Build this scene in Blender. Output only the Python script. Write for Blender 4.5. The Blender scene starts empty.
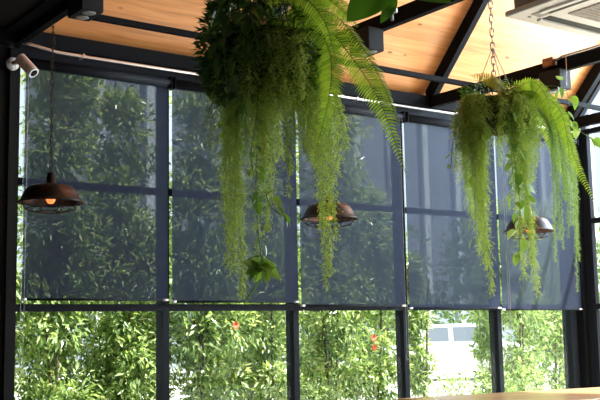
import bpy, math, random
from mathutils import Vector, Matrix
S = bpy.context.scene
COL = S.collection
R = random.Random(7)
PI = math.pi

# ------------------------------------------------------------------ camera, world, sun, exposure
f_px = 994.53; pitch = 0.131304; roll = -0.018639; yaw = 0.625685
cy, sy = math.cos(yaw), math.sin(yaw)
fwd = Vector((sy, cy, 0)); rgt = Vector((cy, -sy, 0)); up = Vector((0, 0, 1))
f2 = fwd*math.cos(pitch) + up*math.sin(pitch); u2 = -fwd*math.sin(pitch) + up*math.cos(pitch)
r3 = rgt*math.cos(roll) + u2*math.sin(roll); u3 = -rgt*math.sin(roll) + u2*math.cos(roll)
cd = bpy.data.cameras.new('camera'); cam = bpy.data.objects.new('camera', cd); COL.objects.link(cam)
cd.sensor_width = 36; cd.lens = f_px*36/600; cd.clip_end = 400
mw = Matrix((r3, u3, -f2)).transposed().to_4x4(); mw.translation = Vector((0, -7, 1.2))
cam.matrix_world = mw
S.camera = cam
S.view_settings.view_transform = 'Standard'; S.view_settings.look = 'None'
S.view_settings.gamma = 1; S.view_settings.use_curve_mapping = False
S.view_settings.exposure = 0.0
W = bpy.data.worlds.new('sky'); S.world = W; W.use_nodes = True
bgn = W.node_tree.nodes['Background']
bgn.inputs[0].default_value = (0.84, 0.92, 1.0, 1); bgn.inputs[1].default_value = 2.2
sl = bpy.data.lights.new('sun', 'SUN'); sun = bpy.data.objects.new('sun', sl); COL.objects.link(sun)
sl.energy = 19.0; sl.angle = math.radians(1.5); sl.color = (1, .95, .86)
sun.rotation_euler = Vector((0.60, -0.48, 1.30)).to_track_quat('Z', 'Y').to_euler()
# added area lamp: boosts daylight from the glazed right side onto the ceiling
al = bpy.data.lights.new('daylight_boost_right', 'AREA'); ar = bpy.data.objects.new('daylight_boost_right', al); COL.objects.link(ar)
al.shape = 'RECTANGLE'; al.size = 5.0; al.size_y = 2.0; al.energy = 800; al.color = (.76, .87, 1)
ar.location = (9.2, -3.1, 3.6); ar.rotation_euler = Vector((1, 0, 0)).to_track_quat('Z', 'Y').to_euler()

# ------------------------------------------------------------------ helpers
class MB:
    def __init__(s): s.v = []; s.f = []
    def add(s, vs, fs):
        n = len(s.v); s.v.extend([tuple(p) for p in vs]); s.f.extend([tuple(i+n for i in q) for q in fs]); return s
    def box(s, a, b):
        x0, y0, z0 = a; x1, y1, z1 = b
        return s.add([(x0,y0,z0),(x1,y0,z0),(x1,y1,z0),(x0,y1,z0),(x0,y0,z1),(x1,y0,z1),(x1,y1,z1),(x0,y1,z1)],
                     [(0,3,2,1),(4,5,6,7),(0,1,5,4),(1,2,6,5),(2,3,7,6),(3,0,4,7)])
    def tube(s, pts, r, n=8, cap=True):
        pts = [Vector(p) for p in pts]; m = len(pts)
        rs = r if isinstance(r, (list, tuple)) else [r]*m
        t = (pts[1]-pts[0]).normalized()
        a = t.cross(Vector((0,0,1)));
        if a.length < .05: a = t.cross(Vector((1,0,0)))
        a.normalize(); rings = []
        for i, p in enumerate(pts):
            if i == 0: t = pts[1]-pts[0]
            elif i == m-1: t = pts[-1]-pts[-2]
            else: t = (pts[i+1]-pts[i-1])
            t.normalize(); a = (a - t*a.dot(t)); a.normalize(); b = t.cross(a)
            rings.append([p + (a*math.cos(2*PI*k/n)+b*math.sin(2*PI*k/n))*rs[i] for k in range(n)])
        vs = [q for g in rings for q in g]; fs = []
        for i in range(m-1):
            for k in range(n):
                k2 = (k+1) % n; fs.append((i*n+k, i*n+k2, (i+1)*n+k2, (i+1)*n+k))
        if cap: fs.append(tuple(range(n-1,-1,-1))); fs.append(tuple((m-1)*n+k for k in range(n)))
        return s.add(vs, fs)
    def lathe(s, prof, n=32, c=(0,0,0)):
        m = len(prof); vs = [(c[0]+r*math.cos(2*PI*k/n), c[1]+r*math.sin(2*PI*k/n), c[2]+z) for r, z in prof for k in range(n)]
        fs = [(i*n+k, i*n+(k+1)%n, (i+1)*n+(k+1)%n, (i+1)*n+k) for i in range(m-1) for k in range(n)]
        return s.add(vs, fs)
    def build(s, name, mat, parent=None, smooth=False, loc=None, bevel=0):
        me = bpy.data.meshes.new(name); me.from_pydata(s.v, [], s.f); me.update()
        if smooth: me.polygons.foreach_set('use_smooth', [True]*len(me.polygons))
        o = bpy.data.objects.new(name, me); COL.objects.link(o); me.materials.append(mat)
        if parent: o.parent = parent
        if loc: o.location = loc
        if bevel:
            m = o.modifiers.new('bevel', 'BEVEL'); m.width = bevel; m.segments = 2; m.limit_method = 'ANGLE'
        return o
def tag(o, label=None, cat=None, group=None, kind=None):
    for k, v in (('label', label), ('category', cat), ('group', group), ('kind', kind)):
        if v: o[k] = v
    return o
def thing(name, label, cat, loc=(0,0,0), group=None, rz=0):
    o = bpy.data.objects.new(name, None); COL.objects.link(o); o.location = loc; o.rotation_euler = (0,0,rz)
    return tag(o, label, cat, group)
def copy_tree(o, parent=None):
    c = o.copy(); COL.objects.link(c); c.parent = parent
    for ch in list(o.children): copy_tree(ch, c)
    return c

# ------------------------------------------------------------------ materials
def nt(name):
    m = bpy.data.materials.new(name); m.use_nodes = True; t = m.node_tree
    return m, t, t.nodes['Principled BSDF']
def N(t, kind, **kw):
    n = t.nodes.new(kind)
    for k, v in kw.items(): setattr(n, k, v)
    return n
def simple(name, col, rough=.5, metal=0, noise=0, nscale=20, spec=.5):
    m, t, p = nt(name)
    p.inputs['Base Color'].default_value = (*col, 1); p.inputs['Roughness'].default_value = rough
    p.inputs['Metallic'].default_value = metal; p.inputs['Specular IOR Level'].default_value = spec
    if noise:
        n = N(t, 'ShaderNodeTexNoise'); n.inputs['Scale'].default_value = nscale; n.inputs['Detail'].default_value = 5
        tc = N(t, 'ShaderNodeTexCoord'); t.links.new(tc.outputs['Object'], n.inputs['Vector'])
        r = N(t, 'ShaderNodeValToRGB'); r.color_ramp.elements[0].position = .3; r.color_ramp.elements[1].position = .7
        r.color_ramp.elements[0].color = (*[c*(1-noise) for c in col], 1); r.color_ramp.elements[1].color = (*[min(1, c*(1+noise)) for c in col], 1)
        t.links.new(n.outputs['Fac'], r.inputs['Fac']); t.links.new(r.outputs['Color'], p.inputs['Base Color'])
    return m
def foliage(name, cols, rough=.45, trans=.35, sat_trans=(1.3,1.25,.6)):
    """two-sided leaf material, colour varies from leaf to leaf"""
    m, t, p = nt(name)
    g = N(t, 'ShaderNodeNewGeometry'); r = N(t, 'ShaderNodeValToRGB')
    els = r.color_ramp.elements
    while len(els) < len(cols): els.new(.5)
    for i, c in enumerate(cols): els[i].position = i/(len(cols)-1); els[i].color = (*c, 1)
    t.links.new(g.outputs['Random Per Island'], r.inputs['Fac'])
    t.links.new(r.outputs['Color'], p.inputs['Base Color']); p.inputs['Roughness'].default_value = rough
    tr = N(t, 'ShaderNodeBsdfTranslucent'); mx = N(t, 'ShaderNodeMix', data_type='RGBA', blend_type='MULTIPLY')
    mx.inputs[0].default_value = 1; t.links.new(r.outputs['Color'], mx.inputs[6]); mx.inputs[7].default_value = (*sat_trans, 1)
    t.links.new(mx.outputs[2], tr.inputs['Color'])
    ms = N(t, 'ShaderNodeMixShader'); ms.inputs[0].default_value = trans
    t.links.new(p.outputs[0], ms.inputs[1]); t.links.new(tr.outputs[0], ms.inputs[2])
    t.links.new(ms.outputs[0], t.nodes['Material Output'].inputs['Surface'])
    return m
def wood(name, dark, mid, light, plank=.12, knots=True, rough=.4, along='X'):
    m, t, p = nt(name)
    tc = N(t, 'ShaderNodeTexCoord'); mp = N(t, 'ShaderNodeMapping')
    t.links.new(tc.outputs['Object'], mp.inputs['Vector'])
    sx = N(t, 'ShaderNodeSeparateXYZ'); t.links.new(mp.outputs[0], sx.inputs[0])
    # plank index across local Y
    d = N(t, 'ShaderNodeMath', operation='DIVIDE'); d.inputs[1].default_value = plank; t.links.new(sx.outputs['Y'], d.inputs[0])
    fl = N(t, 'ShaderNodeMath', operation='FLOOR'); t.links.new(d.outputs[0], fl.inputs[0])
    fr = N(t, 'ShaderNodeMath', operation='FRACT'); t.links.new(d.outputs[0], fr.inputs[0])
    wn = N(t, 'ShaderNodeTexWhiteNoise', noise_dimensions='1D'); t.links.new(fl.outputs[0], wn.inputs['W'])
    cx = N(t, 'ShaderNodeCombineXYZ')
    ofs = N(t, 'ShaderNodeMath', operation='MULTIPLY_ADD'); ofs.inputs[1].default_value = 17.0
    t.links.new(wn.outputs['Value'], ofs.inputs[0]); t.links.new(sx.outputs['X'], ofs.inputs[2])
    t.links.new(ofs.outputs[0], cx.inputs['X']); t.links.new(sx.outputs['Y'], cx.inputs['Y'])
    m2 = N(t, 'ShaderNodeMapping'); m2.inputs['Scale'].default_value = (1.1, 16, 1); t.links.new(cx.outputs[0], m2.inputs['Vector'])
    n = N(t, 'ShaderNodeTexNoise'); n.inputs['Scale'].default_value = 1.6; n.inputs['Detail'].default_value = 6; n.inputs['Distortion'].default_value = .6
    t.links.new(m2.outputs[0], n.inputs['Vector'])
    r = N(t, 'ShaderNodeValToRGB'); e = r.color_ramp.elements; e[0].position = .28; e[1].position = .75; e.new(.5)
    e[0].color = (*dark, 1); e[1].color = (*mid, 1); e[2].color = (*light, 1)
    t.links.new(n.outputs['Fac'], r.inputs['Fac'])
    hv = N(t, 'ShaderNodeHueSaturation'); mr = N(t, 'ShaderNodeMapRange'); mr.inputs['To Min'].default_value = .86; mr.inputs['To Max'].default_value = 1.1
    t.links.new(wn.outputs['Value'], mr.inputs['Value']); t.links.new(mr.outputs[0], hv.inputs['Value']); t.links.new(r.outputs['Color'], hv.inputs['Color'])
    last = hv.outputs['Color']
    if knots:
        v = N(t, 'ShaderNodeTexVoronoi'); v.inputs['Scale'].default_value = 1
        m3 = N(t, 'ShaderNodeMapping'); m3.inputs['Scale'].default_value = (3.4, 8.0, .01); t.links.new(cx.outputs[0], m3.inputs['Vector']); t.links.new(m3.outputs[0], v.inputs['Vector'])
        kr = N(t, 'ShaderNodeValToRGB'); ke = kr.color_ramp.elements; ke[0].position = .07; ke[1].position = .13; ke[0].color = (.22,.10,.04,1); ke[1].color = (1,1,1,1)
        t.links.new(v.outputs['Distance'], kr.inputs['Fac'])
        km = N(t, 'ShaderNodeMix', data_type='RGBA', blend_type='MULTIPLY'); km.inputs[0].default_value = .8
        t.links.new(last, km.inputs[6]); t.links.new(kr.outputs[0], km.inputs[7]); last = km.outputs[2]
    # groove between boards
    gr = N(t, 'ShaderNodeValToRGB'); ge = gr.color_ramp.elements; ge[0].position = 0; ge[1].position = .05; ge[0].color = (.72,.62,.52,1); ge[1].color = (1,1,1,1)
    t.links.new(fr.outputs[0], gr.inputs['Fac'])
    gm = N(t, 'ShaderNodeMix', data_type='RGBA', blend_type='MULTIPLY'); gm.inputs[0].default_value = .8
    t.links.new(last, gm.inputs[6]); t.links.new(gr.outputs[0], gm.inputs[7])
    t.links.new(gm.outputs[2], p.inputs['Base Color']); p.inputs['Roughness'].default_value = rough
    return m
M = {}
M['frame'] = simple('dark_frame_metal', (.013,.016,.023), .6, spec=.12)
M['beam'] = simple('black_steel', (.007,.008,.010), .65, spec=.06)
M['wallblack'] = simple('black_painted_wall', (.012,.012,.012), .8, spec=.2)
M['wallinner'] = simple('charcoal_plaster', (.10,.095,.09), .8, noise=.15, nscale=4)
M['floor'] = simple('polished_concrete', (.55,.53,.50), .4, noise=.12, nscale=3)
M['galv'] = simple('galvanised_pipe', (.72,.68,.66), .3, metal=.85)
M['alu'] = simple('aluminium_end_cap', (.75,.76,.78), .35, metal=.6)
M['chain'] = simple('steel_chain', (.42,.42,.42), .4, metal=.35, noise=.3, nscale=60)
M['chaindark'] = simple('dark_chain', (.05,.045,.04), .45, metal=.6)
M['ceil'] = wood('pine_boards', (.52,.20,.055), (.66,.28,.088), (.74,.35,.125), plank=.14, rough=.36)
M['table'] = wood('honey_table_wood', (.62,.34,.15), (.74,.44,.21), (.80,.52,.27), plank=.2, knots=False, rough=.22)
M['ac'] = simple('white_plastic', (.88,.86,.80), .45)
M['acdark'] = simple('dark_slot', (.02,.02,.02), .6)
M['acgrill'] = simple('grille_grey', (.42,.38,.33), .6, noise=.25, nscale=70)
M['acgrey'] = simple('grey_plastic', (.38,.36,.33), .5)
M['cctv'] = simple('pinkish_white_housing', (.80,.58,.48), .45)
M['cctvw'] = simple('white_ring', (.8,.8,.82), .35)
M['lens'] = simple('black_lens', (.01,.01,.012), .15)
M['copper'] = simple('rusty_brown_box', (.32,.15,.07), .5, metal=.3, noise=.3)
M['spot'] = simple('black_spot_housing', (.016,.018,.022), .6, spec=.2)
M['spotglass'] = simple('grey_lamp_glass', (.25,.25,.25), .3)
M['basket'] = simple('dark_moss_basket', (.025,.03,.012), .9, noise=.6, nscale=40)
M['stem'] = simple('green_stem', (.16,.24,.05), .6)
M['bark'] = simple('brown_bark', (.12,.085,.055), .85, noise=.3)
M['white_paint'] = simple('white_car_paint', (.85,.86,.88), .25)
M['carglass'] = simple('car_window_glass', (.12,.14,.17), .1)
M['tyre'] = simple('black_tyre', (.03,.03,.03), .8)
M['road'] = simple('pale_concrete_ground', (.55,.54,.52), .85, noise=.1, nscale=1.5)
M['red'] = simple('orange_flower', (.85,.16,.05), .5)
# glass pane
m, t, p = nt('window_glass'); M['glass'] = m
tb = N(t, 'ShaderNodeBsdfTransparent'); tb.inputs[0].default_value = (.93,.96,.95,1)
gl = N(t, 'ShaderNodeBsdfGlossy'); gl.inputs['Roughness'].default_value = .03; gl.inputs[0].default_value = (1,1,1,1)
lw = N(t, 'ShaderNodeLayerWeight'); lw.inputs[0].default_value = .5
pw_ = N(t, 'ShaderNodeMath', operation='POWER'); pw_.inputs[1].default_value = 5; t.links.new(lw.outputs['Facing'], pw_.inputs[0])
fz = N(t, 'ShaderNodeMath', operation='MULTIPLY_ADD'); fz.inputs[1].default_value = .9; fz.inputs[2].default_value = .005; t.links.new(pw_.outputs[0], fz.inputs[0])
ms = N(t, 'ShaderNodeMixShader'); t.links.new(fz.outputs[0], ms.inputs[0]); t.links.new(tb.outputs[0], ms.inputs[1]); t.links.new(gl.outputs[0], ms.inputs[2])
t.links.new(ms.outputs[0], t.nodes['Material Output'].inputs['Surface'])
# screen fabric of the blinds: part see-through, part blue-grey cloth
m, t, p = nt('blind_screen_fabric'); M['screen'] = m
tb = N(t, 'ShaderNodeBsdfTransparent'); tb.inputs[0].default_value = (.94,.97,1,1)
p.inputs['Base Color'].default_value = (.033,.043,.072,1); p.inputs['Roughness'].default_value = .9; p.inputs['Specular IOR Level'].default_value = .05
tc = N(t, 'ShaderNodeTexCoord'); wv = N(t, 'ShaderNodeTexNoise'); wv.inputs['Scale'].default_value = 60
t.links.new(tc.outputs['Object'], wv.inputs['Vector'])
mr = N(t, 'ShaderNodeMapRange'); mr.inputs['From Min'].default_value = .3; mr.inputs['From Max'].default_value = .7
mr.inputs['To Min'].default_value = .875; mr.inputs['To Max'].default_value = .885; t.links.new(wv.outputs['Fac'], mr.inputs['Value'])
ms = N(t, 'ShaderNodeMixShader'); t.links.new(mr.outputs[0], ms.inputs[0]); t.links.new(tb.outputs[0], ms.inputs[1]); t.links.new(p.outputs[0], ms.inputs[2])
t.links.new(ms.outputs[0], t.nodes['Material Output'].inputs['Surface'])
# lamp shade: dark enamel worn through to rust
m, t, p = nt('rusted_enamel'); M['shade'] = m
tc = N(t, 'ShaderNodeTexCoord'); n = N(t, 'ShaderNodeTexNoise'); n.inputs['Scale'].default_value = 7; n.inputs['Detail'].default_value = 6
t.links.new(tc.outputs['Object'], n.inputs['Vector']); r = N(t, 'ShaderNodeValToRGB'); e = r.color_ramp.elements
e[0].position = .45; e[1].position = .68; e[0].color = (.022,.020,.020,1); e[1].color = (.15,.055,.028,1)
t.links.new(n.outputs['Fac'], r.inputs['Fac']); t.links.new(r.outputs[0], p.inputs['Base Color'])
p.inputs['Metallic'].default_value = .55; p.inputs['Roughness'].default_value = .4
# glowing bulb
m, t, p = nt('amber_bulb'); M['bulb'] = m
p.inputs['Base Color'].default_value = (.8,.3,.08,1); p.inputs['Emission Color'].default_value = (1,.30,.08,1); p.inputs['Emission Strength'].default_value = 1.1
M['leaf_hedge'] = foliage('hedge_leaves', [(.08,.15,.06),(.25,.38,.14),(.44,.57,.26),(.70,.76,.50)], rough=.25, trans=.4)
M['leaf_far'] = foliage('far_tree_leaves', [(.08,.17,.04),(.16,.26,.08),(.25,.34,.12)], rough=.6, trans=.3)
M['asparagus'] = foliage('asparagus_needles', [(.22,.36,.06),(.35,.49,.11),(.54,.62,.22)], rough=.55, trans=.45)
M['fern'] = foliage('fern_pinnae', [(.20,.36,.04),(.30,.46,.055),(.40,.54,.08)], rough=.5, trans=.45)
M['fern_yellow'] = foliage('yellowing_fern_pinnae', [(.30,.34,.03),(.45,.36,.05),(.34,.42,.05)], rough=.5, trans=.45)
M['pothos'] = foliage('vine_leaves', [(.12,.27,.05),(.22,.40,.08),(.34,.52,.17)], rough=.35, trans=.35)
M['pothos_shaded'] = foliage('shaded_vine_leaves', [(.05,.12,.025),(.10,.21,.045),(.19,.32,.09)], rough=.38, trans=.3)  # darker copy of vine_leaves: shade of the upper vines put into the colour
M['blueish'] = foliage('mint_green_strands', [(.20,.36,.14),(.30,.46,.20),(.42,.54,.24)], rough=.5, trans=.4)
M['bigleaf'] = foliage('broad_leaf', [(.03,.09,.010),(.05,.14,.015),(.10,.21,.025)], rough=.35, trans=.35)

# ------------------------------------------------------------------ structure: numbers of the place
X0 = 2.513; MW = 1.2544                      # right edge of the first mullion, module of the window wall
TR = [2.50, 4.54, 6.58, 8.62]                # the four roof trusses
EZ = 3.45; SL = math.tan(math.radians(46.3)) # eave height and roof slope
XE = 8.80                                    # glazed end wall
def struct(mb, name, mat, **k): return tag(mb.build(name, mat, **k), kind='structure')

struct(MB().box((-4, -9.6, -.15), (XE, .0, 0)), 'floor', M['floor'])
struct(MB().box((-12, .0, -.25), (95, 60, -.12)), 'ground', M['road'])
struct(MB().box((XE, -30, -.25), (95, 0, -.12)), 'ground_terrace', simple('white_paving', (.78,.77,.74), .8, noise=.04, nscale=2))
# window wall, solid stretch at the left
struct(MB().box((-4, -.02, 0), (X0-.075, .18, 3.6)), 'wall_front', M['wallblack'])
struct(MB().box((X0-.075, -.05, 0), (X0, .12, 3.30)), 'trim_1', M['wallblack'])
struct(MB().box((-4.2, -9.6, 0), (-4, .18, 6)), 'wall_left', M['wallinner'])
struct(MB().box((-4.2, -9.8, 0), (XE, -9.6, 6)), 'wall_back', M['wallinner'])
# dark gable panel above the first tie beam
g = MB(); yb = -4.8
zt = lambda y: EZ + .02 - y*SL
g.add([(2.38,0,3.40),(2.38,yb,3.40),(2.38,yb,zt(yb)),(2.38,0,zt(0)),(2.47,0,3.40),(2.47,yb,3.40),(2.47,yb,zt(yb)),(2.47,0,zt(0))],
      [(0,1,2,3),(7,6,5,4),(0,4,5,1),(1,5,6,2),(2,6,7,3),(3,7,4,0)])
g.add([(2.38,-4.8,3.40),(2.38,-9.6,3.40),(2.38,-9.6,zt(0)),(2.38,-4.8,zt(yb)),(2.47,-4.8,3.40),(2.47,-9.6,3.40),(2.47,-9.6,zt(0)),(2.47,-4.8,zt(yb))],
      [(0,1,2,3),(7,6,5,4),(0,4,5,1),(1,5,6,2),(2,6,7,3),(3,7,4,0)])
struct(g, 'wall_gable', M['wallblack'])
struct(MB().box((-4, -9.6, 3.425), (2.38, .18, 3.60)), 'ceiling_low', M['wallblack'])
# sloping pine ceiling: local Y runs up the slope, boards run along local X
L = 4.8/math.cos(math.radians(46.3))
c1 = struct(MB().box((2.45, -.15, 0), (8.86, L, .06)), 'ceiling', M['ceil'])
a = math.radians(46.3)
c1.matrix_world = Matrix(((1,0,0,0),(0,-math.cos(a),math.sin(a),0),(0,math.sin(a),math.cos(a),EZ),(0,0,0,1)))
c2 = struct(MB().box((2.45, -.15, 0), (8.86, L, .06)), 'ceiling_rear', M['ceil'])
c2.matrix_world = Matrix(((1,0,0,0),(0,math.cos(a),-math.sin(a),-9.6),(0,math.sin(a),math.cos(a),EZ),(0,0,0,1)))

# eave beam and header
struct(MB().box((-4, -.10, 3.325), (XE+.1, .12, 3.44)), 'trim_2', M['beam'], bevel=.004)
struct(MB().box((X0, -.04, 3.20), (XE, .10, 3.325)), 'trim_3', M['frame'])
# windows
for n in range(5):
    xl = X0 + n*MW; xr = X0 + (n+1)*MW - .055
    if n == 4: xr = 8.60
    fr = MB()
    fr.box((xl, .0, 1.378), (xr, .06, 1.432)); fr.box((xl, .0, 2.298), (xr, .06, 2.350)); fr.box((xl, .0, 0), (xr, .06, .07))
    w = tag(fr.build('window_%d' % (n+1), M['frame']), kind='structure')
    for z0, z1 in ((.07,1.378),(1.432,2.298),(2.350,3.22)):
        MB().box((xl, .026, z0), (xr, .032, z1)).build('pane', M['glass'], w)
    if n < 4: struct(MB().box((xr, .0, 0), (xr+.055, .118, 3.22)), 'trim_%d' % (n+4), M['frame'])
struct(MB().box((8.60, .0, 0), (8.70, .118, 3.3)), 'trim_8', M['frame'])
struct(MB().box((8.715, -.075, 0), (8.80, .118, 3.4)), 'trim_9', M['beam'])
# glazed end wall
sw = MB()
for y in (-.13, -1.6, -1.66, -3.1, -4.7, -6.3, -7.9, -9.5):
    sw.box((XE, y-.05, 0), (XE+.06, y, 3.33))
sw.box((XE-.004, -.125, 0), (XE+.05, -.075, 3.33))
for z in (0, 1.378, 2.298, 3.28):
    sw.box((XE+.005, -9.6, z), (XE+.055, -.13, z+.055))
for s_, y0 in ((1, 0), (-1, -9.6)):      # raking gable frame
    y1 = -4.8
    za, zb = EZ, EZ+4.8*SL
    sw.add([(XE,y0,za-.07),(XE,y1,zb-.07),(XE,y1,zb+.02),(XE,y0,za+.02),(XE+.06,y0,za-.07),(XE+.06,y1,zb-.07),(XE+.06,y1,zb+.02),(XE+.06,y0,za+.02)],
           [(0,1,2,3),(7,6,5,4),(0,4,5,1),(1,5,6,2),(2,6,7,3),(3,7,4,0)])
ws = tag(sw.build('window_6', M['frame']), kind='structure')
pn = MB(); pn.box((XE+.026, -9.6, .05), (XE+.032, -.18, 3.3))
pn.add([(XE+.03,0,EZ-.07),(XE+.03,-9.6,EZ-.07),(XE+.03,-4.8,EZ+4.8*SL-.07)], [(0,1,2)])
pn.build('pane', M['glass'], ws)

# roof trusses: tie beam, rafter pair
places = ['nearest the left wall, with the black gable above', 'behind the big left plant', 'passing behind the chained hanging plant', 'furthest right, at the glazed end']
for i, x in enumerate(TR):
    tr = thing('roof_truss', 'black steel roof truss ' + places[i], 'roof truss', (x, 0, 3.32), 'black roof trusses')
    MB().box((-.035, -9.5, 0), (.02, -.10, .113)).build('tie_beam', M['beam'], tr, bevel=.003)
    for s_ in (0, 1):
        r_ = MB()
        y0, y1 = (-.06, -4.8) if s_ == 0 else (-9.54, -4.8)
        z0 = EZ-3.32-.02+.06*SL; z1 = EZ-3.32-.02+4.8*SL; h = .17
        r_.add([(-.035,y0,z0-h),(-.035,y1,z1-h),(-.035,y1,z1),(-.035,y0,z0),(.03,y0,z0-h),(.03,y1,z1-h),(.03,y1,z1),(.03,y0,z0)],
               [(0,1,2,3),(7,6,5,4),(0,4,5,1),(1,5,6,2),(2,6,7,3),(3,7,4,0)])
        r_.build('rafter', M['beam'], tr)
# long square tube between tie beams
for i in range(3):
    tag(MB().box((TR[i]+.02, -.735, 3.385), (TR[i+1]-.035, -.695, 3.430)).build('cross_tube', M['beam'], bevel=.004),
        'thin black square tube under the pine ceiling ' + ['at left, over the first wide blinds', 'between the two hanging plants', 'at right, behind the chained plant'][i], 'tube', 'thin cross tubes of the roof')
# galvanised conduit under the eave beam
c = thing('conduit_pipe', 'long pale galvanised conduit pipe running above the window blinds', 'pipe', (0,0,0))
pts = [(2.50,-.115,3.325),(2.56,-.13,3.318),(2.64,-.15,3.300),(2.75,-.15,3.286),(3.0,-.15,3.283),(8.6,-.15,3.285)]
MB().tube(pts, .0125, 10).build('pipe', M['galv'], c, smooth=True)
for x in (2.95, 4.3, 5.6, 6.85, 8.1):
    MB().box((x, -.166, 3.269), (x+.016, -.10, 3.300)).build('clip', M['galv'], c)
# twin downlights hung from the tie beams
for i, (x, y, z, lb) in enumerate(((2.41,-1.45,3.15,'at the top left, near the first lamp chain'),(4.44,-1.70,3.155,'right of the big left plant, behind the broad leaves'),(6.52,-1.66,3.155,'above the right side of the chained hanging plant'))):
    d = thing('spot_box', 'black box shaped twin downlight ' + lb, 'downlight', (x, y, z), 'twin downlights on the tie beams')
    MB().box((-.07,-.11,0), (.07,.11,.165 if i else .19)).build('housing', M['spot'], d, bevel=.004)
    for s_ in (-1, 1):
        MB().lathe([(0,-.004),(.036,-.004),(.042,0),(.042,.002)], 20, (0,s_*.052,0)).build('light_ring', M['spotglass'], d, smooth=True)
    MB().box((.03,-.02,.16),(.1 if i else .12,.02,.19)).build('bracket', M['spot'], d)
# junction box and short conduit on the third tie beam
jb = thing('junction_box', 'small rusty brown junction box with pipe on the beam above the chained plant', 'junction box', (6.535, -1.60, 3.425))
MB().box((-.03,-.055,-.045), (.005,.055,.03)).build('box_body', M['copper'], jb, bevel=.006)
MB().tube([(-.01,-.05,.0),(-.01,-.10,.0),(-.01,-.14,.012),(-.01,-2.4,.012)], .011, 8).build('pipe', M['galv'], jb, smooth=True)
MB().tube([(-.02,-.085,-.02),(-.02,-.085,-.05)], .008, 8).build('nozzle', M['alu'], jb)
MB().tube([(-.02,-.19,-.0),(-.02,-.19,-.10),(-.02,-.18,-.25)], .003, 6).build('wire', M['alu'], jb)

# ------------------------------------------------------------------ roller blinds
names = ['leftmost', 'second from left, behind the big left plant', 'middle, behind the middle rusty lamp', 'behind the left half of the chained plant', 'rightmost, beside the corner post']
bl = [(2.545, 3.715, 1.452), (3.760, 4.975, 1.440), (5.000, 6.185, 1.408), (6.245, 7.462, 1.384), (7.475, 8.70, 1.368)]
for n, (xa, xb, zb) in enumerate(bl):
    b = thing('roller_blind', 'grey see-through roller blind, ' + names[n], 'roller blind', (xa, -.1, zb), 'roller blinds on the window wall')
    w = xb-xa; H = 3.19-zb
    yb_ = .01*(n % 2)
    MB().add([(0,.028+yb_,.012),(w,.028+yb_,.012),(w,.028+yb_,H),(0,.028+yb_,H)], [(0,1,2,3)]).build('fabric', M['screen'], b)
    MB().tube([(-.01, .0, H), (w+.01, .0, H)], .036, 20).build('roller_tube', M['frame'], b, smooth=True)
    MB().tube([(.035, .028+yb_, .010), (w-.045, .028+yb_, .010)], .0085, 10).build('bottom_bar', M['frame'], b, smooth=True)
    for x0_, x1_ in ((-.004, .035), (w-.045, w+.004)):
        MB().tube([(x0_, .028+yb_, .010), (x1_, .028+yb_, .010)], .0095, 10).build('end_cap', M['alu'], b, smooth=True)
    for x_ in (-.0115, w+.0015):
        MB().box((x_, -.04, H-.045), (x_+.010, .06, H+.05)).build('bracket', M['beam'], b)
    if n in (0, 2, 4):
        cxx = -.028 if n == 0 else (w-.05 if n == 2 else .03)
        zl = .95-zb
        pts = [(cxx, -.03, H)] + [(cxx, -.03, zl+.05)] + [(cxx+.008+.015*math.cos(q), -.03+.012*math.sin(q)*0, zl+.03*math.sin(q)) for q in (PI, 1.25*PI, 1.5*PI, 1.75*PI, 2*PI)] + [(cxx+.03, -.03, H)]
        MB().tube(pts, .0016, 5).build('pull_cord', M['chain'], b)

# ------------------------------------------------------------------ chains
def chain_mb(z0, z1, link=.034, w=.011, r=.0028, x=0, y=0):
    mb = MB(); n = max(2, int((z1-z0)/(link*.78))); st = (z1-z0)/n
    for i in range(n):
        zc = z0 + (i+.5)*st; pts = []
        for k in range(13):
            q = 2*PI*k/12; u = w*math.cos(q)*.85; h = math.sin(q)*w + (link/2-w)*(1 if math.sin(q) > 0 else -1 if math.sin(q) < 0 else 0)
            pts.append((x+u, y, zc+h) if i % 2 else (x+u*.25, y+u*.97, zc+h))
        mb.tube(pts, r, 5, cap=False)
    return mb

# ------------------------------------------------------------------ caged pendant lamps
def lamp(loc, label, top):
    x, y, z = loc
    L_ = thing('pendant_lamp', label, 'pendant lamp', (x, y, z), 'rusty caged pendant lamps')
    prof = [(.036,.125),(.05,.118),(.10,.116),(.135,.108),(.160,.088),(.180,.055),(.196,.018),(.212,.004),(.222,.0),(.222,-.005),(.206,.0),(.190,.016),(.172,.055),(.152,.084),(.12,.100),(.0,.106)]
    MB().lathe(prof, 40).build('shade', M['shade'], L_, smooth=True)
    MB().lathe([(.0,.200),(.020,.200),(.026,.192),(.026,.175),(.031,.172),(.033,.125),(.045,.112)], 20).build('socket', M['shade'], L_, smooth=True)
    bprof = [(.0,-.012),(.018,-.008),(.030,.010),(.033,.028),(.026,.052),(.015,.072),(.013,.10)]
    MB().lathe(bprof, 20).build('bulb', M['bulb'], L_, smooth=True)
    cg = MB()
    for k in range(8):
        q = 2*PI*k/8; pts = []
        for j in range(9):
            s_ = j/8; rr = .195*math.cos(s_*PI/2*.9) + .0; zz = -.070*math.sin(s_*PI/2)
            pts.append((rr*math.cos(q), rr*math.sin(q), zz))
        cg.tube(pts, .0028, 5)
    for rr, zz in ((.212,-.004),(.165,-.046),(.09,-.065),(.035,-.070)):
        cg.tube([(rr*math.cos(2*PI*k/24), rr*math.sin(2*PI*k/24), zz) for k in range(25)], .0028, 5, cap=False)
    cg.build('cage', M['shade'], L_, smooth=True)
    chain_mb(.198, top-z, link=.05, w=.011, r=.003).build('chain', M['chaindark'], L_)
    MB().tube([(.012*math.sin(j*1.7), .012*math.cos(j*1.3), .2+(top-z-.2)*j/14) for j in range(15)], .0032, 6).build('cord', M['chaindark'], L_)
    return L_
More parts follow.
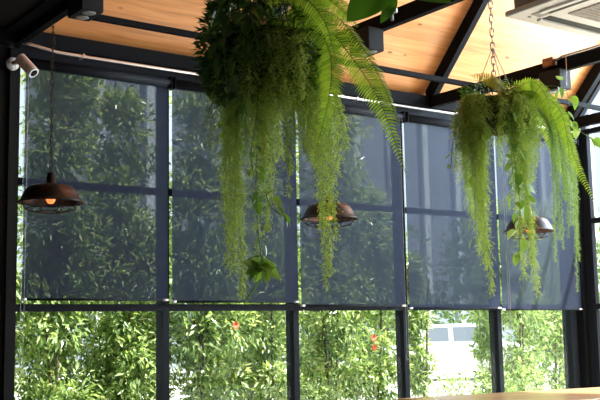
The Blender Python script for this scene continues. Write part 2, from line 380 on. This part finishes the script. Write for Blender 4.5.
lamp((2.495, -.715, 2.082), 'rusty black caged pendant lamp at far left on a long chain', 3.33)
lamp((4.53, -1.10, 2.036), 'rusty caged pendant lamp half hidden behind the big plant trailing strand', 3.33)
lamp((6.57, -1.255, 2.016), 'caged pendant lamp with paler lit shade behind the chained hanging plant', 3.33)

# ------------------------------------------------------------------ security camera
cc = thing('security_camera', 'pinkish bullet security camera on the black post at top left', 'security camera', (2.44, -.10, 3.165))
MB().lathe([(0,-.03),(.044,-.03),(.048,-.02),(.048,.0),(.03,.012),(0,.014)], 24).build('mount', M['cctvw'], cc, smooth=True).rotation_euler = (PI/2, 0, 0)
MB().tube([(0,-.02,0),(.01,-.07,.0),(.03,-.085,.0)], .017, 12).build('arm', M['cctv'], cc, smooth=True)
d0 = Vector((.02,-.09,.022)); dr = (rgt*.66 + Vector((0,0,-.74)) - fwd*.25).normalized()
hb = MB(); hb.tube([d0-dr*.01, d0, d0+dr*.150, d0+dr*.158], [.030,.041,.042,.038], 24); hb.build('housing', M['cctv'], cc, smooth=False, bevel=.002)
MB().tube([d0+dr*.152, d0+dr*.172], .041, 24, cap=True).build('front_ring', M['cctvw'], cc)
MB().tube([d0+dr*.168, d0+dr*.1735], .028, 20).build('lens', M['lens'], cc)
dp = dr.cross(Vector((0,1,0))).normalized(); dq = (-(fwd) - dr*(-(fwd)).dot(dr)).normalized()
for s_ in (.05, .11):
    MB().tube([d0+dr*s_+dq*.03, d0+dr*s_+dq*.0435], .004, 8).build('screw', M['lens'], cc)

# ------------------------------------------------------------------ ceiling air conditioner
ac = thing('air_conditioner', 'white square ceiling cassette air conditioner at top right', 'air conditioner', (4.228, -3.20, 2.975))
pl = MB()
A = .95
pl.box((0,-A,0), (A,0,.035)); pl.build('panel', M['ac'], ac, bevel=.008)
MB().box((.04,-A+.04,.035), (A-.04,-.04,.28)).build('body', M['acgrey'], ac)
MB().box((.25,-A+.25,-.006), (A-.25,-.25,.0)).build('intake_grille', M['acgrill'], ac)
gfr = MB()
for q in range(14):
    yy = -A+.26+q*.032; gfr.box((.25,yy,-.010),(A-.25,yy+.006,-.006))
gfr.build('grille_slats', M['acgrill'], ac)
for k in range(4):
    mb = MB(); mb.box((.085,-A+.20,-.003), (.165,-.20,.001)); o = mb.build('air_slot', M['acdark'], ac)
    f_ = MB().box((.075,-A+.19,-.014), (.105,-.19,-.002)).build('louvre', M['ac'], o)
    g_ = MB().box((.085,-.20,-.004),(.165,-.12,.001)).build('corner_cap', M['acgrey'], o)
    cen = Matrix.Translation((A/2,-A/2,0)) @ Matrix.Rotation(k*PI/2,4,'Z') @ Matrix.Translation((-A/2,A/2,0))
    o.matrix_local = cen
MB().lathe([(0,-.003),(.012,-.003),(.012,.001)], 16, (.115,-.085,0)).build('indicator', M['acgrey'], ac)

# ------------------------------------------------------------------ table
tb_ = thing('dining_table', 'long honey coloured wooden table at bottom right', 'table', (4.42, -1.94, 0), rz=-.155)
MB().box((0,-.9,.71), (4.05,0,.75)).build('tabletop', M['table'], tb_, bevel=.004)
MB().box((.12,-.78,.63), (3.93,-.12,.71)).build('apron', M['table'], tb_)
for x in (.12, 3.86):
    for y in (-.78, -.19):
        MB().box((x,y,0),(x+.07,y+.07,.64)).build('leg', M['beam'], tb_)

# ------------------------------------------------------------------ foliage builders
def rv(s=1): return Vector((R.uniform(-s,s), R.uniform(-s,s), R.uniform(-s,s)))
def leaf(mb, p, d, n, l, w, mid=.42, fold=.18):
    d = d.normalized(); s_ = d.cross(n)
    if s_.length < 1e-4: s_ = d.cross(Vector((.3,.5,.8)))
    s_.normalize(); n = s_.cross(d).normalized(); m_ = p+d*l*mid
    mb.add([p, m_+s_*w/2+n*w*fold, p+d*l-n*w*.1, m_-s_*w/2+n*w*fold], [(0,1,2),(0,2,3)])
def broad(mb, p, d, n, l, w, curl=.12):
    """heart shaped leaf with a folded midrib"""
    d = d.normalized(); s_ = d.cross(n)
    if s_.length < 1e-3: s_ = d.cross(Vector((.31,.5,.8)))
    s_.normalize(); n = s_.cross(d).normalized()
    prof = [(0,.0),(-.06,.28),(.12,.47),(.38,.50),(.65,.36),(.85,.16),(1,0)]
    mid = [p+d*l*max(a_,0)-n*l*curl*a_*a_ for a_,_ in prof]
    Ls = [p+d*l*a_+s_*w*b_+n*w*b_*.35-n*l*curl*a_*a_ for a_,b_ in prof]
    Rs = [p+d*l*a_-s_*w*b_+n*w*b_*.35-n*l*curl*a_*a_ for a_,b_ in prof]
    k = len(prof); fs = []
    for i in range(k-1): fs += [(i,i+1,k+i+1,k+i),(i,2*k+i,2*k+i+1,i+1)]
    mb.add(mid+Ls+Rs, fs)
def curve(pts, n):
    pts = [Vector(p) for p in pts]; out = []
    P = [pts[0]*2-pts[1]] + pts + [pts[-1]*2-pts[-2]]; seg = len(pts)-1
    for i in range(n+1):
        t_ = i/n*seg; k = min(int(t_), seg-1); u = t_-k
        a_, b_, c_, d_ = P[k:k+4]
        out.append(.5*((2*b_)+(c_-a_)*u+(2*a_-5*b_+4*c_-d_)*u*u+(3*b_-a_-3*c_+d_)*u**3))
    return out
def asparagus(parent, pts, width, dens=1.0, ndl=.013, mat='asparagus', name='trailing_strand'):
    c_ = curve(pts, 24); mb = MB()
    mb.tube(c_, [.0022*(1-.6*i/24) for i in range(25)], 4)
    Lg = sum((c_[i+1]-c_[i]).length for i in range(24)); nb = int(Lg*520*dens)
    for i in range(nb):
        t_ = (i+R.random())/nb*24; k = min(int(t_), 23); p = c_[k].lerp(c_[k+1], t_-k); T = (c_[k+1]-c_[k]).normalized()
        taper = (.45+.55*min(1, (1-t_/24)*3.2))
        out = rv(); out.z *= .35; out.normalize()
        bl_ = width*R.uniform(.7,1.7)*taper; d = (out*.75+T*R.uniform(.2,.8)+Vector((0,0,-.28))).normalized()
        q = p + d*bl_ + Vector((0,0,-bl_*.22))
        nn = max(5, int(bl_/.0046))
        sd = d.cross(Vector((0,0,1))).normalized() if abs(d.z) < .99 else Vector((1,0,0))
        for j in range(nn):
            u = (j+.7)/nn; b0 = p.lerp(q, u) + Vector((0,0,-bl_*.10*u*u))
            nd = (rv()*.9 + d*.65).normalized()
            w_ = sd*.0019 if R.random() < .5 else Vector((0,0,.0019))
            e_ = b0+nd*ndl*R.uniform(.6,1.15)
            mb.add([b0-w_, b0+w_, e_], [(0,1,2)])
        mb.add([p-sd*.0006, p+sd*.0006, q], [(0,1,2)])
    return mb.build(name, M[mat], parent)
def fern(parent, pts, width, normal=Vector((0,-1,.2)), step=.0095, mat='fern', dead=0, pw=.42):
    n = 40; c_ = curve(pts, n); mb = MB()
    Lg = sum((c_[i+1]-c_[i]).length for i in range(n)); np_ = int(Lg/step)
    for i in range(np_):
        u = (i+.5)/np_; t_ = u*n; k = min(int(t_), n-1); p = c_[k].lerp(c_[k+1], t_-k); T = (c_[k+1]-c_[k]).normalized()
        prof = min(1, .35+u*3.2)*min(1, (1-u)*2.6+.10)
        side = T.cross(normal).normalized(); nn = side.cross(T).normalized()
        for s_ in (1, -1):
            l = width*prof*R.uniform(.9,1.08)
            d = (side*s_ + T*.22 + Vector((0,0,-.16)) - nn*.22*R.uniform(.3,1.3)).normalized()
            w = min(step*pw*2.0, .3*l)
            # pinna: pointed strip
            s2 = T; a_ = p; b_ = p+d*l*.55; e_ = p+d*l-Vector((0,0,l*.10))
            mb.add([a_-s2*w*.45, a_+s2*w*.45, b_+s2*w*.5, e_, b_-s2*w*.5], [(0,1,2,4),(4,2,3)])
    o = mb.build('fern_frond', M[mat], parent)
    MB().tube(c_, [.0024*(1-.6*i/n) for i in range(n+1)], 5).build('rachis', M['stem'], o)
    return o
def vine(parent, pts, nl, size, mat='pothos', spread=1.0, name='vine'):
    c_ = curve(pts, 20); mb = MB(); st = MB(); st.tube(c_, .0022, 5)
    for i in range(nl):
        u = (i+.6)/nl*20; k = min(int(u), 19); p = c_[k].lerp(c_[k+1], u-k)
        out = rv(); out.z = out.z*.3+.05; out.normalize()
        q = p + out*size*.55*R.uniform(.5,1.3)*spread + Vector((0,0,-size*.1))
        st.tube([p, p.lerp(q,.5)+Vector((0,0,.006)), q], .0012, 4)
        d = (out*.6+Vector((0,0,-.8))+rv()*.35).normalized(); nrm = (out + Vector((0,-.4,.5))+rv()*.4).normalized()
        l = size*R.uniform(.65,1.15); broad(mb, q, d, nrm, l, l*.72)
    o = st.build(name, M['stem'], parent); mb.build('vine_leaves', M[mat], o); return o
def basket(parent, r, h, mat='basket'):
    prof = [(0,-h),(r*.45,-h*.96),(r*.75,-h*.75),(r*.95,-h*.35),(r,0),(r*1.03,.01),(r*.97,.015),(r*.9,-.01),(0,.02)]
    return MB().lathe(prof, 28).build('basket', M[mat], parent, smooth=True)

# ------------------------------------------------------------------ hanging plants
# local frame: X = camera-side right, Y = away from the viewer, Z up; metres
U = .00354          # one step of the layout lists for the near plant
def PT(u, v, z, k, cx_, cy_): return (((u-cx_)*k), v, ((cy_-z)*k))
near = thing('hanging_plant', 'large hanging plant with long fern fronds and trailing strands, top left of centre', 'hanging plant', (1.90, -4.177, 2.184), rz=-yaw)
P1 = lambda u, z, v=0: PT(u, v, z, U, 265, 50)
basket(near, .185, .20).location = (0, 0, .02)
# moss and short growth over the basket
mo = MB()
for i in range(5200):
    q = R.uniform(0, 2*PI); zz = R.uniform(-.2,.24); rr = .215*math.sqrt(max(0.05, 1-(zz/.27)**2))*R.uniform(.75,1.08)
    p = Vector((rr*math.cos(q), rr*math.sin(q), zz+.0)); d = (Vector((math.cos(q), math.sin(q), R.uniform(-.7,.6)))+rv()*.5)
    leaf(mo, p, d, rv(), R.uniform(.02,.045), R.uniform(.006,.012))
mo.build('leafy_crown', M['bigleaf'], near)
for x, y in ((-.15,.0),(.08,.14),(.09,-.13)):
    MB().tube([(x,y,.02),(0,0,.52)], .0025, 6).build('hanger_wire', M['chaindark'], near)
chain_mb(.51, 1.6, link=.05).build('chain', M['chain'], near)
# trailing asparagus strands: start, middle, end in layout steps
def strands1(lst):
    for (a_, b_, c_, w_, v_, dn) in lst:
        asparagus(near, [P1(a_[0],a_[1],v_*.3), P1((a_[0]+b_[0])/2+R.uniform(-2,2), (a_[1]+b_[1])/2-8, v_*.9), P1(b_[0],b_[1],v_), P1(c_[0],c_[1],v_)], w_*U, dn)
strands1([((242,30),(230,150),(233,268),13,-.05,1.2), ((240,40),(237,170),(240,292),11,.03,1.1), ((238,40),(226,130),(226,262),9,.0,.9),
          ((225,50),(222,110),(224,205),11,.06,.9), ((245,60),(238,140),(234,240),12,-.1,1.0),
          ((255,60),(262,140),(266,225),12,.0,1.0), ((262,60),(258,130),(256,255),11,-.06,1.0), ((270,60),(270,120),(268,200),12,.08,1.0),
          ((275,50),(283,110),(287,172),11,-.05,1.0), ((285,50),(290,100),(286,195),7,.02,.7), ((280,40),(275,100),(278,150),13,.1,1.0),
          ((290,60),(300,110),(302,150),13,.0,1.1), ((298,60),(310,120),(316,170),12,.05,1.1),
          ((305,50),(318,120),(321,285),10,-.02,1.25), ((308,50),(325,140),(324,270),11,.05,1.2), ((312,60),(326,120),(330,240),10,-.07,1.1), ((300,60),(316,130),(318,225),9,.1,1.0),
          ((300,60),(335,110),(336,165),10,.1,.9), ((235,50),(250,100),(250,170),10,.12,.9),((230,50),(214,100),(211,150),9,-.05,.8),((240,60),(246,110),(247,150),12,-.1,1.0),((250,60),(262,115),(262,170),12,-.12,1.0),((290,50),(293,95),(294,150),13,-.1,1.1),((305,60),(306,110),(309,165),13,-.1,1.1),((320,60),(340,110),(343,150),9,.05,.8),((250,40),(252,75),(252,120),13,-.2,1.2),((295,40),(298,70),(300,110),13,-.2,1.2),((285,60),(268,100),(262,150),13,-.14,1.1),((275,30),(283,62),(285,125),16,-.18,1.5),((268,35),(274,70),(270,120),14,-.2,1.4)])
# fern fronds
FR = Vector((0,-1,.25))
fern(near, [P1(272,28,-.05),P1(305,24,-.12),P1(327,62,-.14),P1(327,105,-.14),P1(312,162,-.12)], .058, FR)
fern(near, [P1(280,24,0),P1(318,22,-.02),P1(350,62,-.04),P1(378,112,-.05),P1(400,181,-.05)], .056, FR)
fern(near, [P1(285,10,.05),P1(330,8,.05),P1(362,45,.04),P1(384,90,.03),P1(398,130,.03)], .040, Vector((.5,-1,.5)))
fern(near, [P1(275,0,.0),P1(310,-12,.0),P1(340,6,0),P1(358,28,0)], .050, FR)
fern(near, [P1(270,6,-.1),P1(300,2,-.14),P1(325,12,-.15),P1(345,30,-.15)], .048, FR)
fern(near, [P1(270,20,.1),P1(300,40,.14),P1(312,80,.15),P1(306,130,.14)], .05, FR)
fern(near, [P1(268,-5,.1),P1(290,-28,.12),P1(325,-30,.12),P1(350,-5,.1)], .05, FR)
fern(near, [P1(262,10,.1),P1(240,-12,.12),P1(222,-5,.12),P1(210,12,.1)], .035, FR)
fern(near, [P1(275,12,-.2),P1(300,15,-.22),P1(322,40,-.22),P1(333,75,-.2)], .045, FR)
# leafy vines at the left of the basket
for pts, nl, sz in (([P1(245,5,-.1),P1(222,12,-.15),P1(214,45,-.15),P1(212,78,-.12)],26,.062), ([P1(250,20,-.15),P1(228,35,-.2),P1(222,70,-.2),P1(226,112,-.2)],30,.062),
                    ([P1(255,20,-.2),P1(240,40,-.22),P1(236,85,-.22),P1(243,130,-.22)],28,.060), ([P1(248,-5,0),P1(228,-8,0),P1(214,4,0),P1(208,20,0)],18,.055),
                    ([P1(240,10,0),P1(214,30,0),P1(206,62,0),P1(203,92,0)],16,.050), ([P1(255,0,-.15),P1(248,30,-.23),P1(252,55,-.23),P1(256,80,-.22)],20,.060),
                    ([P1(262,50,-.15),P1(258,120,-.15),P1(252,160,-.14),P1(254,182,-.14)],9,.036), ([P1(272,196,-.12),P1(266,200,-.12),P1(270,212,-.12),P1(280,220,-.12)],9,.046),
                    ([P1(262,60,-.1),P1(256,180,-.1),P1(258,240,-.1),P1(262,276,-.1)],8,.040), ([P1(255,-5,0),P1(270,-14,-.1),P1(285,-4,-.15),P1(292,14,-.16)],20,.05),
                    ([P1(245,20,.1),P1(225,60,.12),P1(219,100,.12),P1(216,135,.12)],14,.05)):
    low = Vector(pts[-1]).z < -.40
    vine(near, [Vector(q)+Vector((.0 if low else .024,0,0)) for q in pts], nl, sz*(1 if low else .84), mat='pothos' if low else 'pothos_shaded')
# rosette of leaves at the tip of the longest vine, with a bare shoot below
tip = MB()
for i in range(16):
    q = 2*PI*i/8+R.uniform(-.2,.2); p = Vector(P1(260,268,-.1)) + rv(.012)
    d = Vector((math.cos(q), math.sin(q)*.6, R.uniform(-1.0,.7))); broad(tip, p, d, Vector((R.uniform(-.5,.5),-.8,R.uniform(.1,.8))), R.uniform(.05,.085), .036)
tip.build('leaf_rosette', M['pothos'], near)
MB().tube([P1(262,276,-.1),P1(254,286,-.1),P1(246,296,-.1),P1(242,303,-.1)], [.003,.003,.0025,.001], 6).build('bare_shoot', M['fern'], near)
MB().tube([P1(290,140,-.05),P1(286,172,-.05),P1(288,200,-.05),P1(285,218,-.05)], .0012, 5).build('thin_tendril', M['stem'], near)

# ---- far plant on the steel chain
far = thing('hanging_plant', 'hanging plant on a long steel chain at right, in front of two blinds', 'hanging plant', (4.873, -2.50, 2.708), rz=-yaw)
K2 = .00668
P2 = lambda u, z, v=0: PT(u, v, z, K2, 495, 100)
basket(far, .17, .22).location = (0,0,-.02)
mo = MB()
for i in range(2400):
    q = R.uniform(0, 2*PI); zz = R.uniform(-.24,.09); rr = .19*R.uniform(.7,1.12)
    p = Vector((rr*math.cos(q), rr*math.sin(q), zz)); d = (Vector((math.cos(q), math.sin(q), R.uniform(-.9,.5)))+rv()*.5)
    leaf(mo, p, d, rv(), R.uniform(.025,.05), R.uniform(.006,.012))
mo.build('leafy_crown', M['bigleaf'], far)
chain_mb(.10, 1.75, link=.062, w=.015, r=.0042).build('chain', M['chain'], far)
for x, y in ((-.15,.0),(.10,.12),(.10,-.13)):
    MB().tube([(x,y,.0),(0,0,.36)], .003, 6).build('hanger_wire', M['chain'], far)
def strands2(lst):
    for (a_, b_, c_, w_, v_, dn) in lst:
        asparagus(far, [P2(a_[0],a_[1],v_*.4), P2((a_[0]+b_[0])/2+(b_[0]-a_[0])*.25, (a_[1]+b_[1])/2-5, v_), P2(b_[0],b_[1],v_), P2(c_[0],c_[1],v_)], w_*K2, dn, ndl=.018)
strands2([((485,98),(460,135),(461,185),9,-.05,1.0), ((484,98),(467,130),(468,200),9,-.12,1.0), ((482,98),(455,125),(453,170),7,.0,.9), ((488,98),(474,135),(474,225),12,-.16,1.0),
          ((486,98),(470,160),(478,262),11,-.05,1.1), ((488,100),(474,170),(481,290),10,-.1,1.1), ((486,100),(478,170),(475,250),10,.05,1.0), ((485,100),(466,150),(470,215),12,.1,.9),
          ((478,95),(462,112),(457,150),9,-.1,1.0), ((484,100),(472,112),(470,150),10,-.18,1.1),
          ((500,98),(508,140),(508,175),9,-.15,1.0), ((502,98),(518,135),(519,190),9,-.05,1.0), ((505,98),(526,130),(528,180),9,0,1.0), ((508,98),(534,128),(535,165),7,.05,.9), ((503,98),(516,160),(521,265),10,-.1,1.1), ((505,98),(520,170),(526,290),9,-.05,1.1), ((506,98),(513,160),(517,275),9,.04,1.0),
          ((502,98),(512,115),(514,155),11,-.2,1.0), ((508,98),(526,112),(530,150),10,-.14,1.0), ((494,98),(494,120),(492,148),8,-.22,.9), ((498,98),(500,130),(499,165),7,.08,.8), ((490,98),(483,130),(485,165),8,.12,.8)])
FR2 = Vector((.1,-1,.3))
for pts, w, m_ in (([P2(505,100,-.05),P2(530,97,-.15),P2(547,116,-.24),P2(554,140,-.25),P2(557,190,-.25)],.062,'fern'),
               ([P2(508,98,-.05),P2(538,105,-.1),P2(554,135,-.2),P2(565,175,-.22),P2(584,219,-.22)],.052,'fern'),
               ([P2(505,98,-.1),P2(528,95,-.15),P2(543,108,-.18),P2(549,130,-.18)],.058,'fern'),
               ([P2(505,97,.0),P2(525,90,.0),P2(548,97,0),P2(566,118,0)],.055,'fern'),
               ([P2(500,97,-.1),P2(515,91,-.15),P2(530,91,-.18),P2(545,98,-.18)],.055,'fern'),
               ([P2(505,95,.1),P2(530,95,.14),P2(550,125,.15),P2(565,165,.15),P2(574,200,.15)],.06,'fern'),
               ([P2(510,98,-.15),P2(530,100,-.18),P2(544,125,-.2),P2(552,160,-.2)],.055,'fern'),
               ([P2(508,97,-.2),P2(524,92,-.26),P2(536,108,-.28),P2(540,135,-.28)],.055,'fern'),
               ([P2(503,101,-.12),P2(494,92,-.2),P2(482,85,-.22),P2(464,83,-.22)],.06,'fern_yellow'),
               ([P2(500,101,-.15),P2(494,94,-.22),P2(487,91,-.24),P2(474,92,-.25)],.045,'fern_yellow'),
               ([P2(503,100,0),P2(505,92,0),P2(506,84,0),P2(506,76,0)],.025,'fern')):
    fern(far, pts, w, FR2, step=.014, mat=m_)
# fine mint-green strands on the right side
for k in range(16):
    u0 = R.uniform(550,570); zb_ = R.choice([200,225,240,250,262])
    v = R.uniform(-.1,.12); cx_ = u0+R.uniform(-3,3)
    if k < 3: u0, zb_ = 567+k*1.5, (292,255,225)[k]
    asparagus(far, [P2(515,100,v*.3),P2(545,112,v),P2(u0,150,v),P2(u0+R.uniform(-3,3),zb_,v)], 2.6*K2, .75, ndl=.016, mat='blueish', name='mint_strand')
for pts, nl, sz in (([P2(498,110,-.2),P2(502,150,-.2),P2(503,180,-.2),P2(505,200,-.2)],8,.075), ([P2(500,120,-.18),P2(507,180,-.2),P2(508,215,-.2),P2(505,262,-.2)],18,.085),
                    ([P2(515,95,.0),P2(541,104,.0),P2(555,112,.0),P2(568,130,.0)],10,.08), ([P2(520,95,.05),P2(550,85,.05),P2(568,90,.05),P2(571,106,.05)],9,.10),
                    ([P2(535,104,.1),P2(562,116,.1),P2(576,126,.1),P2(596,140,.1)],11,.085),
                    ([P2(488,98,-.1),P2(460,120,-.1),P2(450,140,-.1),P2(446,172,-.1)],10,.045), ([P2(486,98,-.1),P2(468,170,-.2),P2(465,225,-.2),P2(466,248,-.2)],4,.07)):
    vine(far, pts, nl, sz)
MB().tube([P2(505,262,-.2),P2(507,280,-.2),P2(505,300,-.2)], .0015, 5).build('thin_tendril', M['stem'], far)

# ---- broad leaves of a plant hanging close to the viewer, pot above the picture
bp = thing('broad_leaf_plant', 'broad glossy dark green leaves hanging in from the top edge, right of centre', 'plant', (1.292, -5.545, 1.838), rz=-yaw)
K3 = .00196*1.0
P3 = lambda u, z, v=0: PT(u, v, z, K3, 392, 10)
MB().lathe([(0,.10),(.07,.10),(.085,.12),(.11,.26),(.118,.27),(.11,.28),(0,.26)], 28).build('pot', M['basket'], bp, smooth=True)
def bigleaf(base, tipp, w, nrm):
    b_ = Vector(base); t_ = Vector(tipp); d = t_-b_; n = 10; mb = MB(); vs = []; fs = []
    s_ = d.cross(nrm).normalized(); nn = s_.cross(d).normalized(); l = d.length
    for i in range(n+1):
        u = i/n; ww = w*math.sin(PI*min(1, u**.8))**.75*.5 if 0 < u < 1 else 0
        c0 = b_+d*u - nn*l*.12*(u*u)
        vs += [c0+s_*ww+nn*ww*.25, c0+s_*ww*.5+nn*ww*.08, c0, c0-s_*ww*.5+nn*ww*.08, c0-s_*ww+nn*ww*.25]
    for i in range(n):
        for k in range(4): fs.append((i*5+k, i*5+k+1, i*5+5+k+1, i*5+5+k))
    mb.add(vs, fs); o = mb.build('leaf', M['bigleaf'], bp, smooth=True)
    return o
bigleaf(P3(392,-22,0), P3(344,21,-.02), .075, Vector((.2,-1,.3)))
bigleaf(P3(396,-8,.02), P3(380,20,.02), .026, Vector((.3,-1,.2)))
bigleaf(P3(378,-12,-.03), P3(452,2,-.03), .058, Vector((.0,-1,.5)))
bigleaf(P3(420,-22,.0), P3(455,-6,.0), .05, Vector((0,-1,.5)))
MB().tube([P3(392,-50,.03),P3(391,-5,.03),P3(392,16,.03)], .0032, 8).build('stake', M['chain'], bp)
MB().tube([P3(395,4,.028),P3(395,8,.028)], .005, 8).build('stake_clip', M['alu'], bp)
for u in (378, 398, 420):
    MB().tube([P3(400,-50,0),P3((u+400)/2,-40,0),P3(u,-14,0)], .003, 6).build('stalk', M['stem'], bp)

# ------------------------------------------------------------------ outside: hedge shrubs
def shrub(x, y, r, h, n, label, z0=-.12, lsz=.092, zmin=.0, group='leafy shrubs along the outside of the windows', mat='leaf_hedge'):
    s_ = thing('hedge_shrub', label, 'shrub', (x, y, z0), group)
    mb = MB(); blobs = []; n = int(n*2.9)
    for i in range(int(14+h*14)):
        q = R.uniform(0, 2*PI); zz = R.uniform(.1, h-.1); lim = r*(1-.55*max(0, (zz/h-.70)/.30))
        rr = R.uniform(.25,.85)*lim; blobs.append((Vector((rr*math.cos(q), rr*math.sin(q)*.7, zz)), R.uniform(.14,.26)*r/.42))
    for i in range(n):
        c_, br = R.choice(blobs); o = rv(); o.normalize()
        p = c_ + o*br*R.uniform(.65,1.15)
        if p.z < zmin: p.z = zmin+R.random()*.2
        d = (o*.7 + Vector((0,0,R.uniform(-.75,.35))) + rv()*.55).normalized()
        leaf(mb, p, d, (o+Vector((0,0,.7))+rv()*.4), lsz*R.uniform(.6,1.2), lsz*R.uniform(.26,.38), fold=.25)
    mb.build('foliage', M[mat], s_)
    for k in range(3):
        q = R.uniform(0, 2*PI)
        MB().tube([(0,0,0),(.1*math.cos(q),.1*math.sin(q),h*.35),(.18*math.cos(q),.15*math.sin(q),h*.8)], [.014,.010,.004], 6).build('stem', M['bark'], s_)
    return s_
HS = [(2.9,2.35,.42,2.6,2200,'in the rear row behind the left part of the first window'),(3.8,2.35,.42,2.3,2400,'rear row, between the two tall ones of the first window'),(4.65,2.4,.42,2.6,2400,'in the rear row, left part of the second window'),
      (6.15,2.4,.36,3.0,2200,'in the rear row, left part of the middle window'),(7.0,2.5,.36,2.3,2000,'in the rear row, right part of the middle window'),
      (2.70,1.45,.40,2.95,2600,'at the left edge of the first window'),(3.42,1.40,.37,3.95,4200,'first tall one, left half of the first window'),(4.10,1.50,.36,3.65,4200,'second tall one, right half of the first window'),
      (4.88,1.35,.40,3.85,3800,'at the left of the second window'),(5.72,1.45,.36,3.6,3200,'at the right of the second window'),
      (6.45,1.40,.42,3.95,3800,'left half of the middle window'),(7.12,1.55,.36,2.9,2600,'right half of the middle window'),
      (7.60,1.35,.17,2.35,1100,'slim, at the left of the fourth window'),(9.08,1.7,.18,2.5,900,'thin one, behind the post between fourth and fifth windows'),
      (9.5,1.6,.36,2.9,2200,'sparse, left half of the fifth window'),(10.3,1.7,.45,3.0,2400,'sparse, beside the corner post outside')]
for x, y, r, h, n, lb in HS:
    shrub(x, y, r, h, n, 'green leafy shrub outside, ' + lb)
for x, y, r, h, n, lb in ((5.30,1.9,.40,1.25,1300,'low one in the gap of the second window'),(8.2,1.5,.45,.72,1000,'low one under the white car'),(9.0,1.4,.45,.85,1100,'low one right of the white car')):
    shrub(x, y, r, h, n, 'green leafy shrub outside, ' + lb, lsz=.07)
shrub(12.2, -.6, .9, 3.0, 4200, 'broad green shrub outside the glazed end wall at right', lsz=.09)
for i, (x, y, z, lb) in enumerate(((5.03,1.05,1.27,'behind the second window'),(6.72,1.05,1.12,'behind the middle window'),(6.70,1.02,1.02,'lower, behind the middle window'),(3.35,.92,.52,'low behind the first window'))):
    fl = thing('orange_flower', 'small orange flower on the shrub ' + lb, 'flower', (x, y, z), 'orange flowers in the hedge')
    mb = MB()
    for k in range(9):
        q = 2*PI*k/9; broad(mb, Vector((0,0,0)), Vector((math.cos(q), -.5, math.sin(q))), Vector((0,-1,.2)), .045, .035)
    mb.build('petals', M['red'], fl); MB().tube([(0,0,0),(0,.12,-.12),(0,.3,-.25)], .003, 5).build('stalk', M['stem'], fl)

# ------------------------------------------------------------------ outside: far side of the street
def far_tree(x, y, r, h, n, lb):
    t_ = thing('street_tree', 'pale green tree across the street, ' + lb, 'tree', (x, y, -.12), 'trees across the street')
    mb = MB(); bl_ = [(Vector((R.uniform(-r,r)*.8, R.uniform(-r,r)*.6, R.uniform(h*.2,h*.9))), R.uniform(.25,.5)*r) for _ in range(22)]
    for i in range(n):
        c_, br = R.choice(bl_); o = rv(); o.normalize(); p = c_+o*br*R.uniform(.7,1.1)
        leaf(mb, p, (o+rv()*.8), (o+Vector((0,0,.6))), R.uniform(.18,.34), R.uniform(.08,.14))
    mb.build('foliage', M['leaf_far'], t_)
    MB().tube([(0,0,0),(0,0,h*.5)], [.16,.09], 10).build('trunk', M['bark'], t_)
for x, y, r, h, lb in ((16.5,20,2.2,5.0,'beyond the first hedge shrubs'),(24,21,2.2,5.2,'beyond the middle window'),(27.0,19,2.3,5.6,'behind the white car'),(31.5,19.5,2.3,5.8,'right of the white car'),(36.5,20,2.4,5.6,'beyond the fifth window'),(41,20,2.6,5.0,'beyond the corner post')):
    far_tree(x, y, r, h, 2600, lb)
bd = thing('street_building', 'long pale grey metal clad building across the street', 'building', (6, 27, -.12))
MB().box((0,0,0), (75,6,15)).build('wall', simple('blue_grey_cladding', (.20,.235,.29), .7, noise=.06, nscale=.6), bd)
pm = simple('pale_pilaster', (.48,.52,.56), .6)
for i in range(36):
    MB().box((1+i*2.05,-.18,0), (1.32+i*2.05,0,15)).build('pilaster', pm, bd)
# parked white car
car = thing('parked_car', 'white car with two side windows parked outside behind the fourth window', 'car', (18.75, 11.9, -.12), rz=-.62)
bm_ = MB()
side = [(-2.1,.30),(-2.1,.72),(-1.75,.92),(-1.25,.98),(-1.02,1.35),(-.92,1.43),(.40,1.45),(.62,1.38),(.98,.98),(1.9,.86),(2.1,.62),(2.1,.30)]
nS = len(side)
vs = [(x_, -.82 if z_ < 1 else -.68, z_) for x_, z_ in side] + [(x_, .82 if z_ < 1 else .68, z_) for x_, z_ in side]
fs = [tuple(range(nS)), tuple(range(2*nS-1, nS-1, -1))] + [(i, nS+i, nS+(i+1)%nS, (i+1)%nS) for i in range(nS)]
bm_.add(vs, fs).build('body', M['white_paint'], car)
for s_ in (-1, 1):
    for xs in ([(-1.12,1.0),(-.93,1.34),(-.42,1.36),(-.42,1.0)], [(-.30,1.0),(-.30,1.36),(.36,1.36),(.72,1.0)]):
        yy = lambda z_: s_*(.825 if z_ < 1.1 else .70)
        vv = [(x_, yy(z_), z_) for x_, z_ in xs]+[(x_, yy(z_)*1.01, z_) for x_, z_ in xs]
        MB().add(vv, [(0,1,2,3),(7,6,5,4),(0,4,5,1),(1,5,6,2),(2,6,7,3),(3,7,4,0)]).build('side_window', M['carglass'], car)
    for x_ in (-1.3, 1.3):
        w_ = MB().lathe([(0,-.1),(.2,-.1),(.33,-.09),(.34,0),(.33,.09),(.2,.1),(0,.1)], 24).build('wheel', M['tyre'], car, smooth=True)
        w_.rotation_euler = (PI/2,0,0); w_.location = (x_, s_*.76, .34)
